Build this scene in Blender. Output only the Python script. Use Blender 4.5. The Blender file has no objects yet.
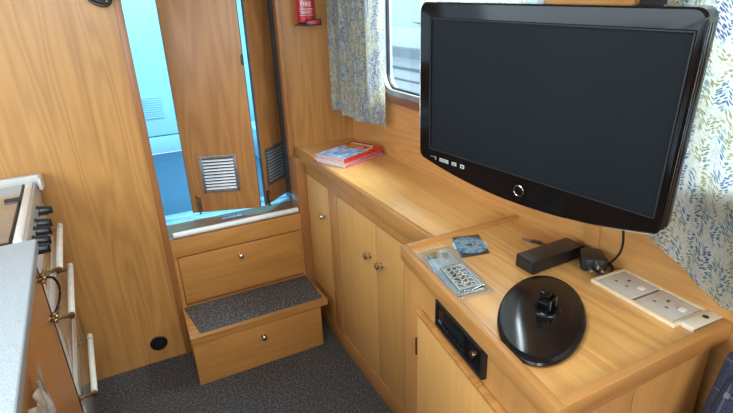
import bpy, bmesh, math, random
from mathutils import Matrix, Vector
random.seed(7)
SC = bpy.context.scene
COL = SC.collection
I4 = Matrix.Identity(4)

# ------------------------------------------------------------------ helpers
def lin(r, g, b, a=1.0):
    f = lambda c: (c/255/12.92) if c/255 <= 0.04045 else ((c/255+0.055)/1.055)**2.4
    return (f(r), f(g), f(b), a)

class NT:
    def __init__(self, name):
        m = bpy.data.materials.new(name); m.use_nodes = True
        self.m = m; self.nt = m.node_tree; self.nt.nodes.clear()
        self.out = self.n('ShaderNodeOutputMaterial')
        self.b = self.n('ShaderNodeBsdfPrincipled')
        self.l(self.b.outputs[0], self.out.inputs[0])
    def n(self, t, **kw):
        x = self.nt.nodes.new(t)
        for k, v in kw.items(): setattr(x, k, v)
        return x
    def l(self, a, b): self.nt.links.new(a, b)
    def coord(self, scale, rot=(0,0,0), loc=(0,0,0), kind='Object'):
        tc = self.n('ShaderNodeTexCoord'); mp = self.n('ShaderNodeMapping')
        mp.inputs['Scale'].default_value = scale; mp.inputs['Rotation'].default_value = rot
        mp.inputs['Location'].default_value = loc
        self.l(tc.outputs[kind], mp.inputs[0]); return mp.outputs[0]
    def noise(self, vec, scale, detail=4, rough=.55, dist=0):
        x = self.n('ShaderNodeTexNoise'); x.inputs['Scale'].default_value = scale
        x.inputs['Detail'].default_value = detail; x.inputs['Roughness'].default_value = rough
        x.inputs['Distortion'].default_value = dist
        self.l(vec, x.inputs['Vector']); return x.outputs[0]
    def ramp(self, fac, stops, interp='LINEAR'):
        x = self.n('ShaderNodeValToRGB'); x.color_ramp.interpolation = interp
        e = x.color_ramp.elements
        while len(e) < len(stops): e.new(0.5)
        for i, (p, c) in enumerate(stops): e[i].position = p; e[i].color = c
        self.l(fac, x.inputs[0]); return x.outputs[0]
    def mix(self, fac, a, b, mode='MIX'):
        x = self.n('ShaderNodeMix', data_type='RGBA', blend_type=mode)
        for s, v in ((x.inputs[0], fac), (x.inputs[6], a), (x.inputs[7], b)):
            if hasattr(v, 'links') or isinstance(v, bpy.types.NodeSocket): self.l(v, s)
            else: s.default_value = v
        return x.outputs[2]
    def math(self, op, a, b=0.0, c=0.0):
        x = self.n('ShaderNodeMath', operation=op)
        for s, v in zip(x.inputs, (a, b, c)):
            if isinstance(v, bpy.types.NodeSocket): self.l(v, s)
            else: s.default_value = v
        return x.outputs[0]
    def bump(self, h, strength=.2, dist=.002):
        x = self.n('ShaderNodeBump'); x.inputs['Strength'].default_value = strength
        x.inputs['Distance'].default_value = dist
        self.l(h, x.inputs['Height']); self.l(x.outputs[0], self.b.inputs['Normal'])
    def set(self, **kw):
        for k, v in kw.items():
            s = self.b.inputs[k.replace('_', ' ')]
            if isinstance(v, bpy.types.NodeSocket): self.l(v, s)
            else: s.default_value = v
        return self

def plain(name, c, rough=.5, metal=0, coat=0, grime=.06, scale=25, **kw):
    t = NT(name)
    v = t.coord((1,1,1))
    nz = t.noise(v, scale, 3)
    d = tuple(x*(1-grime*2) for x in c[:3])+(1,)
    col = t.ramp(nz, [(.3, d), (.7, c)])
    t.set(Base_Color=col, Roughness=rough, Metallic=metal, **kw)
    if coat: t.set(Coat_Weight=coat, Coat_Roughness=.08)
    return t.m

def wood(name, light, dark, axis='Z', rough=.38, cathedral=.5, fine=.5, coat=.25, off=0):
    """oak veneer: grain runs along axis, growth bands and pores across it"""
    light = (light[0]*1.02, light[1]*.915, light[2]*.76, 1); dark = (dark[0], dark[1]*.91, dark[2]*.76, 1)
    t = NT(name)
    st = {'X': (1,11,11), 'Y': (11,1,11), 'Z': (11,11,1)}[axis]
    v = t.coord(tuple(s*1.0 for s in st), loc=(off, off*.7, off*.3))
    a = t.noise(v, .75, 2, .45, .25)
    # growth rings: contours of a slow noise stretched along the grain
    rings = t.math('SINE', t.math('MULTIPLY', a, 60.0))
    rings = t.math('MULTIPLY_ADD', rings, .5, .5)
    st2 = {'X': (1,28,28), 'Y': (28,1,28), 'Z': (28,28,1)}[axis]
    v2 = t.coord(tuple(s*1.0 for s in st2))
    pores = t.noise(v2, 4.5, 5, .75, .05)
    tone = t.noise(t.coord(tuple(1+(s-1)*.25 for s in st), loc=(off,0,0)), 1.3, 2, .5)
    fine_ = t.noise(t.coord(tuple(1+(s-1)*6.0 for s in st)), 5.0, 3, .6)
    f = t.math('ADD', t.math('MULTIPLY', rings, .20*cathedral), t.math('MULTIPLY', pores, .52*fine))
    f = t.math('ADD', f, t.math('MULTIPLY', fine_, .34*fine))
    f = t.math('ADD', f, t.math('MULTIPLY', tone, .40))
    mid = tuple((x*.55+y*.45) for x, y in zip(light, dark))
    col = t.ramp(f, [(.30, light), (.62, mid), (.98, dark)])
    t.set(Base_Color=col, Roughness=rough, Coat_Weight=coat, Coat_Roughness=.25)
    t.bump(pores, .08, .0006)
    return t.m

def xf(local, M): return M @ local

class MB:
    """collects shapes given in a frame M (local -> world) and links them as one mesh"""
    def __init__(self, M=I4): self.bm = bmesh.new(); self.M = M
    def _fin(self, b, mat):
        b.transform(mat)
        me = bpy.data.meshes.new('t'); b.to_mesh(me); b.free(); self.bm.from_mesh(me)
        bpy.data.meshes.remove(me)
    def box(self, lo, hi, bev=0.0, rot=None, piv=None, seg=2):
        b = bmesh.new(); bmesh.ops.create_cube(b, size=1)
        lo = Vector(lo); hi = Vector(hi); c = (lo+hi)/2; s = hi-lo
        for v in b.verts: v.co = Vector((v.co.x*s.x, v.co.y*s.y, v.co.z*s.z))
        if bev > 0:
            bmesh.ops.bevel(b, geom=list(b.edges), offset=min(bev, min(s)*.45), segments=seg, profile=.6, affect='EDGES')
        m = Matrix.Translation(c)
        if rot is not None: m = Matrix.Translation(c) @ rot
        self._fin(b, m); return self
    def prism(self, pts, z0, z1, bev=0.0, plane='XY'):
        """polygon pts extruded between z0 and z1 along the axis normal to plane"""
        b = bmesh.new()
        def P(p, z):
            return {'XY': (p[0], p[1], z), 'YZ': (z, p[0], p[1]), 'XZ': (p[0], z, p[1])}[plane]
        lo = [b.verts.new(P(p, z0)) for p in pts]; hi = [b.verts.new(P(p, z1)) for p in pts]
        n = len(pts)
        b.faces.new(lo[::-1]); b.faces.new(hi)
        for i in range(n): b.faces.new((lo[i], lo[(i+1) % n], hi[(i+1) % n], hi[i]))
        bmesh.ops.recalc_face_normals(b, faces=list(b.faces))
        if bev > 0: bmesh.ops.bevel(b, geom=list(b.edges), offset=bev, segments=2, profile=.6, affect='EDGES')
        self._fin(b, I4); return self
    def cyl(self, p0, p1, r, r2=None, n=20, bev=0):
        p0 = Vector(p0); p1 = Vector(p1); d = p1-p0
        b = bmesh.new()
        bmesh.ops.create_cone(b, cap_ends=True, segments=n, radius1=r, radius2=r if r2 is None else r2, depth=d.length)
        if bev:
            ed = [e for e in b.edges if len(e.link_faces) == 2 and any(len(f.verts) > 4 for f in e.link_faces)]
            bmesh.ops.bevel(b, geom=ed, offset=bev, segments=2, profile=.6, affect='EDGES')
        q = d.to_track_quat('Z', 'Y').to_matrix().to_4x4()
        self._fin(b, Matrix.Translation((p0+p1)/2) @ q); return self
    def lathe(self, prof, origin, axis=(0,0,1), n=32):
        b = bmesh.new(); rows = []
        for r, z in prof:
            if r < 1e-6: rows.append([b.verts.new((0,0,z))])
            else: rows.append([b.verts.new((r*math.cos(2*math.pi*i/n), r*math.sin(2*math.pi*i/n), z)) for i in range(n)])
        for A, B in zip(rows, rows[1:]):
            for i in range(n):
                j = (i+1) % n
                if len(A) == 1 and len(B) == 1: continue
                if len(A) == 1: b.faces.new((A[0], B[i], B[j]))
                elif len(B) == 1: b.faces.new((A[i], B[0], A[j]))
                else: b.faces.new((A[i], B[i], B[j], A[j]))
        bmesh.ops.recalc_face_normals(b, faces=list(b.faces))
        q = Vector(axis).to_track_quat('Z', 'Y').to_matrix().to_4x4()
        self._fin(b, Matrix.Translation(origin) @ q); return self
    def ball(self, c, r, n=14):
        b = bmesh.new(); bmesh.ops.create_uvsphere(b, u_segments=n, v_segments=n//2+2, radius=r)
        self._fin(b, Matrix.Translation(c)); return self
    def tube(self, pts, r, n=8, sub=6, closed=False):
        P = [Vector(p) for p in pts]; Q = []
        if len(P) == 2: Q = P
        else:
            for i in range(len(P)-1):
                a = P[max(i-1, 0)]; b_ = P[i]; c = P[i+1]; d = P[min(i+2, len(P)-1)]
                for k in range(sub):
                    t = k/sub
                    Q.append(.5*((2*b_)+(c-a)*t+(2*a-5*b_+4*c-d)*t*t+(3*b_-a-3*c+d)*t**3))
            Q.append(P[-1])
        b = bmesh.new(); rows = []; up = Vector((0.13, 0.21, 1)).normalized()
        for i, p in enumerate(Q):
            t = (Q[min(i+1, len(Q)-1)]-Q[max(i-1, 0)]).normalized()
            s = t.cross(up)
            if s.length < 1e-3: s = t.cross(Vector((1,0,0)))
            s.normalize(); w = s.cross(t)
            rows.append([b.verts.new(p+s*r*math.cos(2*math.pi*k/n)+w*r*math.sin(2*math.pi*k/n)) for k in range(n)])
        for A, B in zip(rows, rows[1:]):
            for k in range(n): b.faces.new((A[k], A[(k+1) % n], B[(k+1) % n], B[k]))
        b.faces.new(rows[0][::-1]); b.faces.new(rows[-1])
        bmesh.ops.recalc_face_normals(b, faces=list(b.faces))
        self._fin(b, I4); return self
    def grid(self, f, nu, nv, thick=0.0, uvs=True):
        """surface f(u,v)->point, u,v in 0..1; uv coordinates are kept; thick gives it a back"""
        b = bmesh.new(); uvl = b.loops.layers.uv.new('UVMap')
        V = [[b.verts.new(f(i/nu, j/nv)) for j in range(nv+1)] for i in range(nu+1)]
        for i in range(nu):
            for j in range(nv):
                fc = b.faces.new((V[i][j], V[i+1][j], V[i+1][j+1], V[i][j+1]))
                for lp, (a, c) in zip(fc.loops, ((i,j),(i+1,j),(i+1,j+1),(i,j+1))): lp[uvl].uv = (a/nu, c/nv)
        if thick:
            bmesh.ops.solidify(b, geom=list(b.faces), thickness=thick)
        self._fin(b, I4); return self
    def build(self, name, mat, parent=None, smooth=True, sharp=32):
        bm = self.bm
        bm.transform(self.M)
        if parent is not None: bm.transform(parent.matrix_world.inverted())
        me = bpy.data.meshes.new(name); bm.to_mesh(me); bm.free()
        o = bpy.data.objects.new(name, me)
        for m in (mat if isinstance(mat, (list, tuple)) else [mat]): me.materials.append(m)
        COL.objects.link(o)
        if smooth:
            for p in me.polygons: p.use_smooth = True
            me.set_sharp_from_angle(angle=math.radians(sharp))
        if parent is not None:
            o.parent = parent; o.matrix_world = parent.matrix_world.copy()
        return o

def own_origin(o, loc):
    """move a top-level mesh's origin to loc without moving its shape"""
    o.data.transform(Matrix.Translation(-Vector(loc))); o.location = loc; return o

def thing(name, label, cat, M=None, loc=(0,0,0), group=None, kind=None):
    o = bpy.data.objects.new(name, None); COL.objects.link(o)
    o.matrix_world = (M if M is not None else I4) @ Matrix.Translation(loc)
    o.empty_display_size = .05
    if label: o['label'] = label
    if cat: o['category'] = cat
    if group: o['group'] = group
    if kind: o['kind'] = kind
    bpy.context.view_layer.update()
    return o
def tag(o, label, cat, group=None, loc=None):
    o['label'] = label; o['category'] = cat
    if group: o['group'] = group
    if loc is not None: own_origin(o, loc)
    return o
def struct(mb, name, mat, **kw):
    o = mb.build(name, mat, **kw); o['kind'] = 'structure'; return o
def sub(mb, name, mat, root, via, **kw):
    """a sub-part: child of a part (via), shape given in world/frame coordinates"""
    bpy.context.view_layer.update()
    return mb.build(name, mat, via, **kw)

# ------------------------------------------------------------------ frames
def wall_x(y): return .985 + .03*(y-.45)                      # hull side wall, slightly flared
WALL = Matrix.Translation((.985-.03*.45, 0, 0)) @ Matrix.Rotation(-math.atan(.03), 4, 'Z')   # x=0 on the wall, y along it
KIT = Matrix.Translation((-.212, 0, 0)) @ Matrix.Rotation(math.atan(.042), 4, 'Z')           # galley run: x=0 on its front
def basis(ex, ey, ez, o):
    return Matrix(((ex[0],ey[0],ez[0],o[0]),(ex[1],ey[1],ez[1],o[1]),(ex[2],ey[2],ez[2],o[2]),(0,0,0,1)))

# ------------------------------------------------------------------ materials
L1, D1 = lin(208,162,100), lin(158,106,54)
M_BULK = wood('bulkhead_oak_veneer', lin(206,160,100), lin(146,102,52), 'Z', .42, .9, .55)
M_BULK2 = wood('side_panel_oak', lin(200,152,94), lin(140,94,48), 'Z', .42, .7, .8, off=3)
M_TRIM = wood('dark_oak_trim', lin(176,124,78), lin(112,70,40), 'Z', .4, .4, .8, off=5)
M_TOP = wood('counter_oak', lin(238,198,132), lin(190,140,78), 'Y', .33, .45, .8, .4, off=1)
M_LIP = wood('lipping_oak_lengthwise', lin(198,152,96), lin(140,94,50), 'Y', .36, .6, .8, off=2)
M_LIPX = wood('lipping_oak_crosswise', lin(204,156,96), lin(142,94,48), 'X', .36, .9, .8, off=4)
M_FRONT = wood('cupboard_front_oak', lin(224,182,118), lin(178,132,74), 'Z', .4, .4, .7, off=6)
M_FRAME = wood('face_frame_oak', lin(204,158,100), lin(150,104,58), 'Z', .4, .4, .8, off=8)
M_STEP = wood('step_oak', lin(208,158,94), lin(150,102,52), 'X', .4, .5, .8, off=7)
M_WALL = wood('side_wall_oak', lin(222,172,112), lin(168,118,66), 'Y', .38, .6, .8, off=9)
M_DOOR = wood('folding_door_oak', lin(186,136,84), lin(130,86,46), 'Z', .45, 1.0, .65, off=11)
M_GCAB = wood('galley_cupboard_oak', lin(200,146,94), lin(154,104,60), 'Z', .4, .5, .6, off=12)
M_SILL = wood('sill_hardwood', lin(136,92,78), lin(92,58,48), 'Y', .4, .3, .5, off=13)
M_GAPSHADE = plain('gap_shade_brown', lin(70,44,24), .8)
M_CHROME = plain('chrome', lin(225,222,214), .16, 1.0, grime=.03)
M_BRASS = plain('antique_brass', lin(172,146,112), .3, 1.0, grime=.15, scale=60)
M_ALU = plain('aluminium', lin(200,204,208), .42, .8, grime=.08)
M_ALUM = plain('dull_aluminium', lin(150,150,146), .45, .8, grime=.15, scale=60)
M_STEEL = plain('dark_steel', lin(70,68,66), .4, .8)
M_BLACKG = plain('gloss_black_plastic', lin(12,12,14), .09, 0, 0, grime=.1, Specular_IOR_Level=.3)
M_BLACKD = plain('dusty_gloss_black', lin(30,26,26), .12, 0, 0, Specular_IOR_Level=.35, grime=.22, scale=40)
M_BLACK = plain('satin_black_plastic', lin(26,27,30), .34, grime=.12)
M_BLACKM = plain('matt_black_plastic', lin(30,31,34), .55, grime=.12)
M_WHITE = plain('white_plastic', lin(232,232,226), .3, grime=.04)
M_CREAM = plain('cream_plastic', lin(226,216,196), .35, grime=.04)
M_CREAMF = plain('cream_painted_wood', lin(232,212,178), .45, grime=.05)
M_ENAMEL = plain('white_enamel', lin(226,228,226), .18, coat=.5, grime=.04)
M_RED = plain('extinguisher_red', lin(176,24,34), .25, coat=.6, grime=.05)
M_GREYP = plain('grey_paint', lin(96,98,102), .5)
M_DARKF = plain('dark_slate_frame', lin(70,72,78), .5)
M_DARKP = plain('dark_print', lin(60,54,70), .5)
M_TICK = plain('pale_print', lin(214,216,214), .5)
M_CABLE = plain('black_cable', lin(18,18,19), .45)

def mk_screen():
    t = NT('lcd_screen'); v = t.coord((1,1,1))
    c = t.ramp(t.noise(v, 3, 2), [(.3, lin(20,24,28)), (.7, lin(24,28,32))])
    t.set(Base_Color=c, Roughness=.5, Specular_IOR_Level=.10); return t.m
M_SCREEN = mk_screen()

def mk_carpet(name, k=1.0):
    t = NT(name); v = t.coord((1,1,1))
    a = t.noise(v, 420, 2, .7); b_ = t.noise(v, 110, 3, .6); c = t.noise(v, 9, 2)
    f = t.math('ADD', t.math('MULTIPLY', a, .5), t.math('MULTIPLY', b_, .5))
    col = t.ramp(f, [(.38, lin(42*k,41*k,42*k)), (.52, lin(84*k,82*k,82*k)), (.66, lin(156*k,151*k,148*k))])
    col = t.mix(t.math('MULTIPLY', c, .35), col, lin(64*k,62*k,66*k))
    t.set(Base_Color=col, Roughness=.95, Specular_IOR_Level=.15); t.bump(f, .8, .004); return t.m
M_CARPET = mk_carpet('charcoal_carpet')
M_TREAD = mk_carpet('step_carpet', 1.12)

def mk_speckle():
    t = NT('speckled_laminate'); v = t.coord((1,1,1))
    f = t.noise(v, 520, 2, .6)
    col = t.ramp(f, [(.30, lin(134,148,160)), (.46, lin(160,174,184)), (.62, lin(178,190,198))])
    t.set(Base_Color=col, Roughness=.35); return t.m
M_SPECK = mk_speckle()

def mk_curtain(name, su, sv, big=1.0, d=0.0, fl=.10):
    """white cloth printed with fern sprigs in blue, teal and olive"""
    t = NT(name); tc = t.n('ShaderNodeTexCoord'); sp = t.n('ShaderNodeSeparateXYZ')
    t.l(tc.outputs['UV'], sp.inputs[0])
    u = t.math('MULTIPLY', sp.outputs[0], su); v = t.math('MULTIPLY', sp.outputs[1], sv)   # metres on the cloth
    tri = t.math('PINGPONG', u, .030*big)
    vv = t.math('ADD', v, t.math('MULTIPLY', tri, -.75))
    cx = t.n('ShaderNodeCombineXYZ')
    t.l(t.math('MULTIPLY', u, 75/big), cx.inputs[0]); t.l(t.math('MULTIPLY', vv, 165/big), cx.inputs[1])
    vo = t.n('ShaderNodeTexVoronoi', voronoi_dimensions='2D', feature='F1'); vo.inputs['Scale'].default_value = 1.0
    vo.inputs['Randomness'].default_value = .8
    t.l(cx.outputs[0], vo.inputs['Vector'])
    leaf = t.ramp(vo.outputs['Distance'], [(.30+d, (1,1,1,1)), (.42+d, (0,0,0,1))])
    cc = t.n('ShaderNodeCombineXYZ'); t.l(u, cc.inputs[0]); t.l(t.math('MULTIPLY', v, .55), cc.inputs[1])
    reg = t.noise(cc.outputs[0], 12.0, 1, .4, .4)
    ink = t.ramp(reg, [(0, lin(88,116,168)), (.38, lin(96,124,172)), (.44, lin(104,156,176)), (.50, lin(168,164,122)),
                       (.58, lin(178,172,126)), (.64, lin(108,160,178)), (.72, lin(86,112,168))])
    br = t.noise(cc.outputs[0], 40/big, 2)
    gap = t.ramp(br, [(.44, (0,0,0,1)), (.50, (1,1,1,1))])
    bw = t.n('ShaderNodeRGBToBW'); t.l(leaf, bw.inputs[0]); bw2 = t.n('ShaderNodeRGBToBW'); t.l(gap, bw2.inputs[0])
    fac = t.math('MULTIPLY', bw.outputs[0], t.math('MULTIPLY_ADD', bw2.outputs[0], .85, fl))
    col = t.mix(fac, lin(228,229,222), ink)
    t.set(Base_Color=col, Roughness=.9, Specular_IOR_Level=.1)
    tr = t.n('ShaderNodeBsdfTranslucent'); t.l(col, tr.inputs[0])
    mx = t.n('ShaderNodeMixShader'); mx.inputs[0].default_value = .45
    t.l(t.b.outputs[0], mx.inputs[1]); t.l(tr.outputs[0], mx.inputs[2]); t.l(mx.outputs[0], t.out.inputs[0])
    return t.m

def mk_glass(name, tint=(1,1,1,1), rough=0.0):
    t = NT(name)
    g = t.n('ShaderNodeBsdfGlossy'); g.inputs['Roughness'].default_value = rough+.02
    tr = t.n('ShaderNodeBsdfTransparent'); tr.inputs[0].default_value = tint
    fr = t.n('ShaderNodeFresnel'); fr.inputs[0].default_value = 1.45
    mx = t.n('ShaderNodeMixShader'); 
    ge = t.n('ShaderNodeNewGeometry')
    t.l(t.math('MULTIPLY', fr.outputs[0], t.math('SUBTRACT', 1.0, ge.outputs['Backfacing'])), mx.inputs[0]); t.l(tr.outputs[0], mx.inputs[1]); t.l(g.outputs[0], mx.inputs[2])
    t.l(mx.outputs[0], t.out.inputs[0]); return t.m
M_GLASS = mk_glass('window_glass', (.93,.98,1,1))
M_FILM = mk_glass('clear_film', (.88,.9,.92,1), .08)

# ------------------------------------------------------------------ room shell
H = 1.95
struct(MB().box((-.95,-1.6,-.04), (1.15,2.16,0)), 'floor', M_CARPET)
struct(MB().box((-.95,-1.6,H), (1.2,2.5,H+.04)), 'ceiling', plain('cream_ceiling_board', lin(225,218,200), .7))
# bulkhead across the boat: left panel, over-door strip out of view, right panel
struct(MB().box((-.95,2.13,0), (.078,2.155,H)), 'wall_front', M_BULK)
struct(MB().box((.702,2.205,0), (1.06,2.225,H)), 'wall_front_side', M_BULK2)
mb = MB(); mb.box((.076,2.118,0), (.102,2.160,H), .002); struct(mb, 'trim_1', M_TRIM)          # left post of the companionway
mb = MB(); mb.box((.696,2.118,0), (.741,2.226,.855), .002); struct(mb, 'trim_2', M_TRIM)        # right post under the counter level
mb = MB(); mb.box((.694,2.185,.855), (.712,2.226,H), .002); struct(mb, 'trim_3', M_TRIM)        # right post above it
mb = MB(); mb.box((-.0775,2.1285,.0), (-.0745,2.1305,H)); struct(mb, 'trim_4', M_BULK)
struct(MB().box((-.95,-1.63,0), (1.15,-1.6,1.3)), 'wall_back', M_BULK)
# side walls
WZ0, WZ1, WY0, WY1 = 1.158, 1.78, .98, 1.86      # first window opening in wall coordinates
mb = MB(WALL)
mb.box((0,-1.6,0), (.03,2.235,WZ0)); mb.box((0,-1.6,WZ1), (.03,2.235,H))
mb.box((0,WY1,WZ0), (.03,2.235,WZ1)); mb.box((0,.60,WZ0), (.03,WY0,WZ1)); mb.box((0,-1.6,WZ0), (.03,-.1,WZ1))
struct(mb, 'wall_right', M_WALL)
mb = MB()
mb.box((-.98,-1.6,0), (-.95,2.155,1.05)); mb.box((-.98,-1.6,1.7), (-.95,2.155,H))
mb.box((-.98,1.9,1.05), (-.95,2.155,1.7)); mb.box((-.98,-1.6,1.05), (-.95,-1.3,1.7)); mb.box((-.98,.35,1.05), (-.95,.45,1.7))
struct(mb, 'wall_left', M_BULK)
# pier strips on the side wall
mb = MB(WALL); mb.box((-.008,.725,.884), (0,.765,H), .002); struct(mb, 'trim_5', M_WALL)

def rrect(y0, y1, z0, z1, r, n=8):
    pts = []
    for cy, cz, a0 in ((y1-r, z1-r, 0), (y0+r, z1-r, 90), (y0+r, z0+r, 180), (y1-r, z0+r, 270)):
        for k in range(n+1):
            a = math.radians(a0+90*k/n); pts.append((cy+r*math.cos(a), cz+r*math.sin(a)))
    return pts
def ring_frame(mbx, x0, x1, y0, y1, z0, z1, r, w):
    A = rrect(y0, y1, z0, z1, r); B = rrect(y0+w, y1-w, z0+w, z1-w, max(r-w, .005)); n = len(A)
    b = bmesh.new(); vs = [[b.verts.new((x, p[0], p[1])) for p in P] for x, P in ((x0, A), (x1, A), (x1, B), (x0, B))]
    for i in range(n):
        j = (i+1) % n
        for k in range(4): b.faces.new((vs[k][i], vs[k][j], vs[(k+1) % 4][j], vs[(k+1) % 4][i]))
    bmesh.ops.recalc_face_normals(b, faces=list(b.faces)); mbx._fin(b, I4); return mbx
for nm, (y0, y1) in (('window_1', (WY0, WY1)), ('window_2', (-.1, .60))):
    w = thing(nm, None, None, WALL, (0, y0, WZ0), kind='structure')
    ring_frame(MB(WALL), -.012, .03, y0-.004, y1+.004, WZ0-.004, WZ1+.004, .085, .022).build('window_frame', M_ALU, w)
    ring_frame(MB(WALL), .004, .016, y0+.016, y1-.016, WZ0+.016, WZ1-.016, .068, .008).build('glazing_seal', M_BLACKM, w)
    g = MB(WALL); g.prism(rrect(y0+.018, y1-.018, WZ0+.018, WZ1-.018, .066), .008, .012, plane='YZ'); g.build('window_pane', M_GLASS, w)
    MB(WALL).box((-.022, y0-.02, WZ0-.032), (0, y1+.03, WZ0-.004), .006).build('window_sill', M_SILL, w)
w = thing('window_3', None, None, None, (-.965, .45, 1.05), kind='structure')
for y0, y1 in ((-1.3,.35), (.45,1.9)):
    ring_frame(MB(), -.98, -.94, y0, y1, 1.05, 1.7, .06, .03).build('window_frame', M_ALU, w)
    MB().box((-.967, y0+.02, 1.07), (-.963, y1-.02, 1.68)).build('window_pane', M_GLASS, w)

# ------------------------------------------------------------------ companionway: locker with drawer, ledge, folding doors
lk = thing('stair_locker', 'tall oak locker front under the doorway with one knobbed drawer', 'locker', None, (.4,2.14,0))
mb = MB(); mb.box((.102,2.125,0), (.118,2.155,.586), .0015); mb.box((.686,2.125,0), (.696,2.155,.586), .0015)
mb.box((.118,2.128,0), (.686,2.155,.245)); mb.box((.102,2.118,.500), (.696,2.150,.583), .002)
mb.box((.103,2.148,.24), (.695,2.156,.58)); mb.build('face_frame', M_STEP, lk)
dr = MB().box((.120,2.122,.262), (.685,2.146,.494), .0025).build('drawer', M_STEP, lk)
def knob(mbM, p, ax, r=.0125, name='knob', parent=None, mat=None):
    m = MB(mbM); m.lathe([(0,0),(.011,0),(.011,.002),(.005,.004),(.0045,.012),(r*.85,.015),(r,.019),(r*.92,.024),(r*.5,.027),(0,.028)], p, ax, 20)
    return m.build(name, mat or M_CHROME, parent)
knob(I4, (.390,2.122,.442), (0,-1,0), parent=dr)
mb = MB(); mb.box((.102,2.119,.572), (.79,2.30,.586), .003); mb.build('ledge', wood('worn_ledge_oak', lin(150,112,74), lin(104,74,46), 'X', .75, .4, .6, 0), lk)
mb = MB(); mb.box((.102,2.300,.562), (.80,2.36,.588), .002); mb.box((.102,2.36,.562), (.80,2.42,.592), .004)
mb.build('threshold_strip', M_ALU, lk)
# white tube lying along the ledge
tb = thing('plastic_tube', 'white plastic tube lying along the front of the doorway ledge', 'tube', None, (.41,2.125,.6))
mb = MB(); mb.cyl((.124,2.133,.5990), (.690,2.133,.5990), .0125, n=24, bev=.001); mb.build('tube_body', M_WHITE, tb)
mb = MB(); mb.lathe([(.0128,0),(.0128,.004),(.009,.0042),(.009,.001),(0,.001)], (.124,2.133,.5990), (-1,0,0), 24); mb.build('end_cap', M_CREAM, tb)
# sticker on the ledge
st = thing('ledge_sticker', 'small dark purple sticker with pale print on the doorway ledge', 'sticker', None, (.39,2.25,.586))
MB().box((.345,2.225,.5865), (.455,2.262,.5875)).build('sticker_sheet', plain('purple_vinyl', lin(66,50,96), .4), st)
mb = MB()
for k in range(9): mb.box((.354+k*.0105,2.236,.5875), (.361+k*.0105,2.236+.012+.004*(k % 2),.5878))
mb.build('sticker_print', M_TICK, st)

def leaf(nm, A, B, z0, z1, vent, bolt, knuckles, th=.018):
    """one folding leaf from A to B (plan points); local x along the leaf, y into the cabin, z up"""
    A = Vector((A[0],A[1],0)); B = Vector((B[0],B[1],0)); W = (B-A).length; ex = (B-A).normalized()
    ey = Vector((ex.y,-ex.x,0)); M = basis(ex, -ey, (0,0,1), A)       # y = away from the cabin
    d = thing(nm, None, None, M, (0,0,z0), kind='structure')
    pnl = MB(M); pnl.box((0,0,z0), (W,th,z1), .003); p = pnl.build('door_panel', M_DOOR, d)
    mb = MB(M); mb.box((0.0,-.001,z0+.002), (.003,th+.001,z1), .001); mb.box((W-.003,-.001,z0+.002), (W,th+.001,z1), .001); mb.build('door_edging', M_GREYP, d)
    x0, x1, v0, v1 = vent
    v = MB(M); t = .014
    v.box((x0,-.003,v0), (x0+t,0,v1), .0008); v.box((x1-t,-.003,v0), (x1,0,v1), .0008)
    v.box((x0+t,-.003,v0), (x1-t,0,v0+t), .0008); v.box((x0+t,-.003,v1-t), (x1-t,0,v1), .0008)
    vp = v.build('vent_plate', M_ALUM, d)
    bk = MB(M).box((x0+t,-.0008,v0+t), (x1-t,.0004,v1-t)).build('vent_backing', M_BLACKM, vp)
    s = MB(M); n = 10
    for k in range(n):
        z = v0+t+(v1-v0-2*t)*(k+.5)/n
        s.box((x0+t+.001,-.0045,z-.0048), (x1-t-.001,-.0030,z+.0045), .0006, rot=Matrix.Rotation(math.radians(-28), 4, 'X'))
        s.cyl((x0+t+.003,-.0035,z), (x1-t-.003,-.0035,z), .0022, n=8)
    s.build('vent_slats', M_ALU, vp)
    scr = MB(M)
    for xx in (x0+t/2, x1-t/2):
        for zz in (v0+t/2, v1-t/2): scr.cyl((xx,-.003,zz), (xx,-.005,zz), .003, n=10)
    scr.build('vent_screws', M_STEEL, vp)
    bx, bz0, bz1 = bolt
    b = MB(M); b.box((bx-.011,-.003,bz0), (bx+.011,0,bz1), .001)
    bp = b.build('bolt_plate', M_BRASS, d)
    b = MB(M); b.cyl((bx,-.007,bz0-.012), (bx,-.007,bz1-.012), .004, n=12); b.cyl((bx-.001,-.008,(bz0+bz1)/2), (bx-.012,-.020,(bz0+bz1)/2), .0035, n=10)
    b.box((bx-.008,-.011,bz0+.004), (bx+.008,-.003,bz0+.012), .001); b.box((bx-.008,-.011,bz1-.014), (bx+.008,-.003,bz1-.006), .001)
    b.build('sliding_bolt', M_BRASS, bp)
    for zk, xk in knuckles:
        k = MB(M); k.cyl((xk,-.003,zk-.022), (xk,-.003,zk+.022), .004, n=12); k.box((xk-.008,-.0015,zk-.02), (xk,0,zk+.02), .0005)
        k.build('hinge', M_STEEL, d)
    return d
leaf('door_1', (.235,2.310), (.535,2.208), .618, H-.02, (.065,.232,.712,.888), (.036,.625,.705), ((1.30,.314),))
leaf('door_2', (.566,2.217), (.790,2.410), .618, H-.02, (.026,.186,.708,.888), (.014,.625,.690), ((1.32,.255),), th=.012)
mb = MB(); mb.box((.792,2.40,.60), (.835,2.45,H), .003); struct(mb, 'trim_6', M_GREYP)
mb = MB(); mb.box((.704,2.226,.60), (.716,2.36,H), .002); struct(mb, 'trim_7', M_DARKF)

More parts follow.
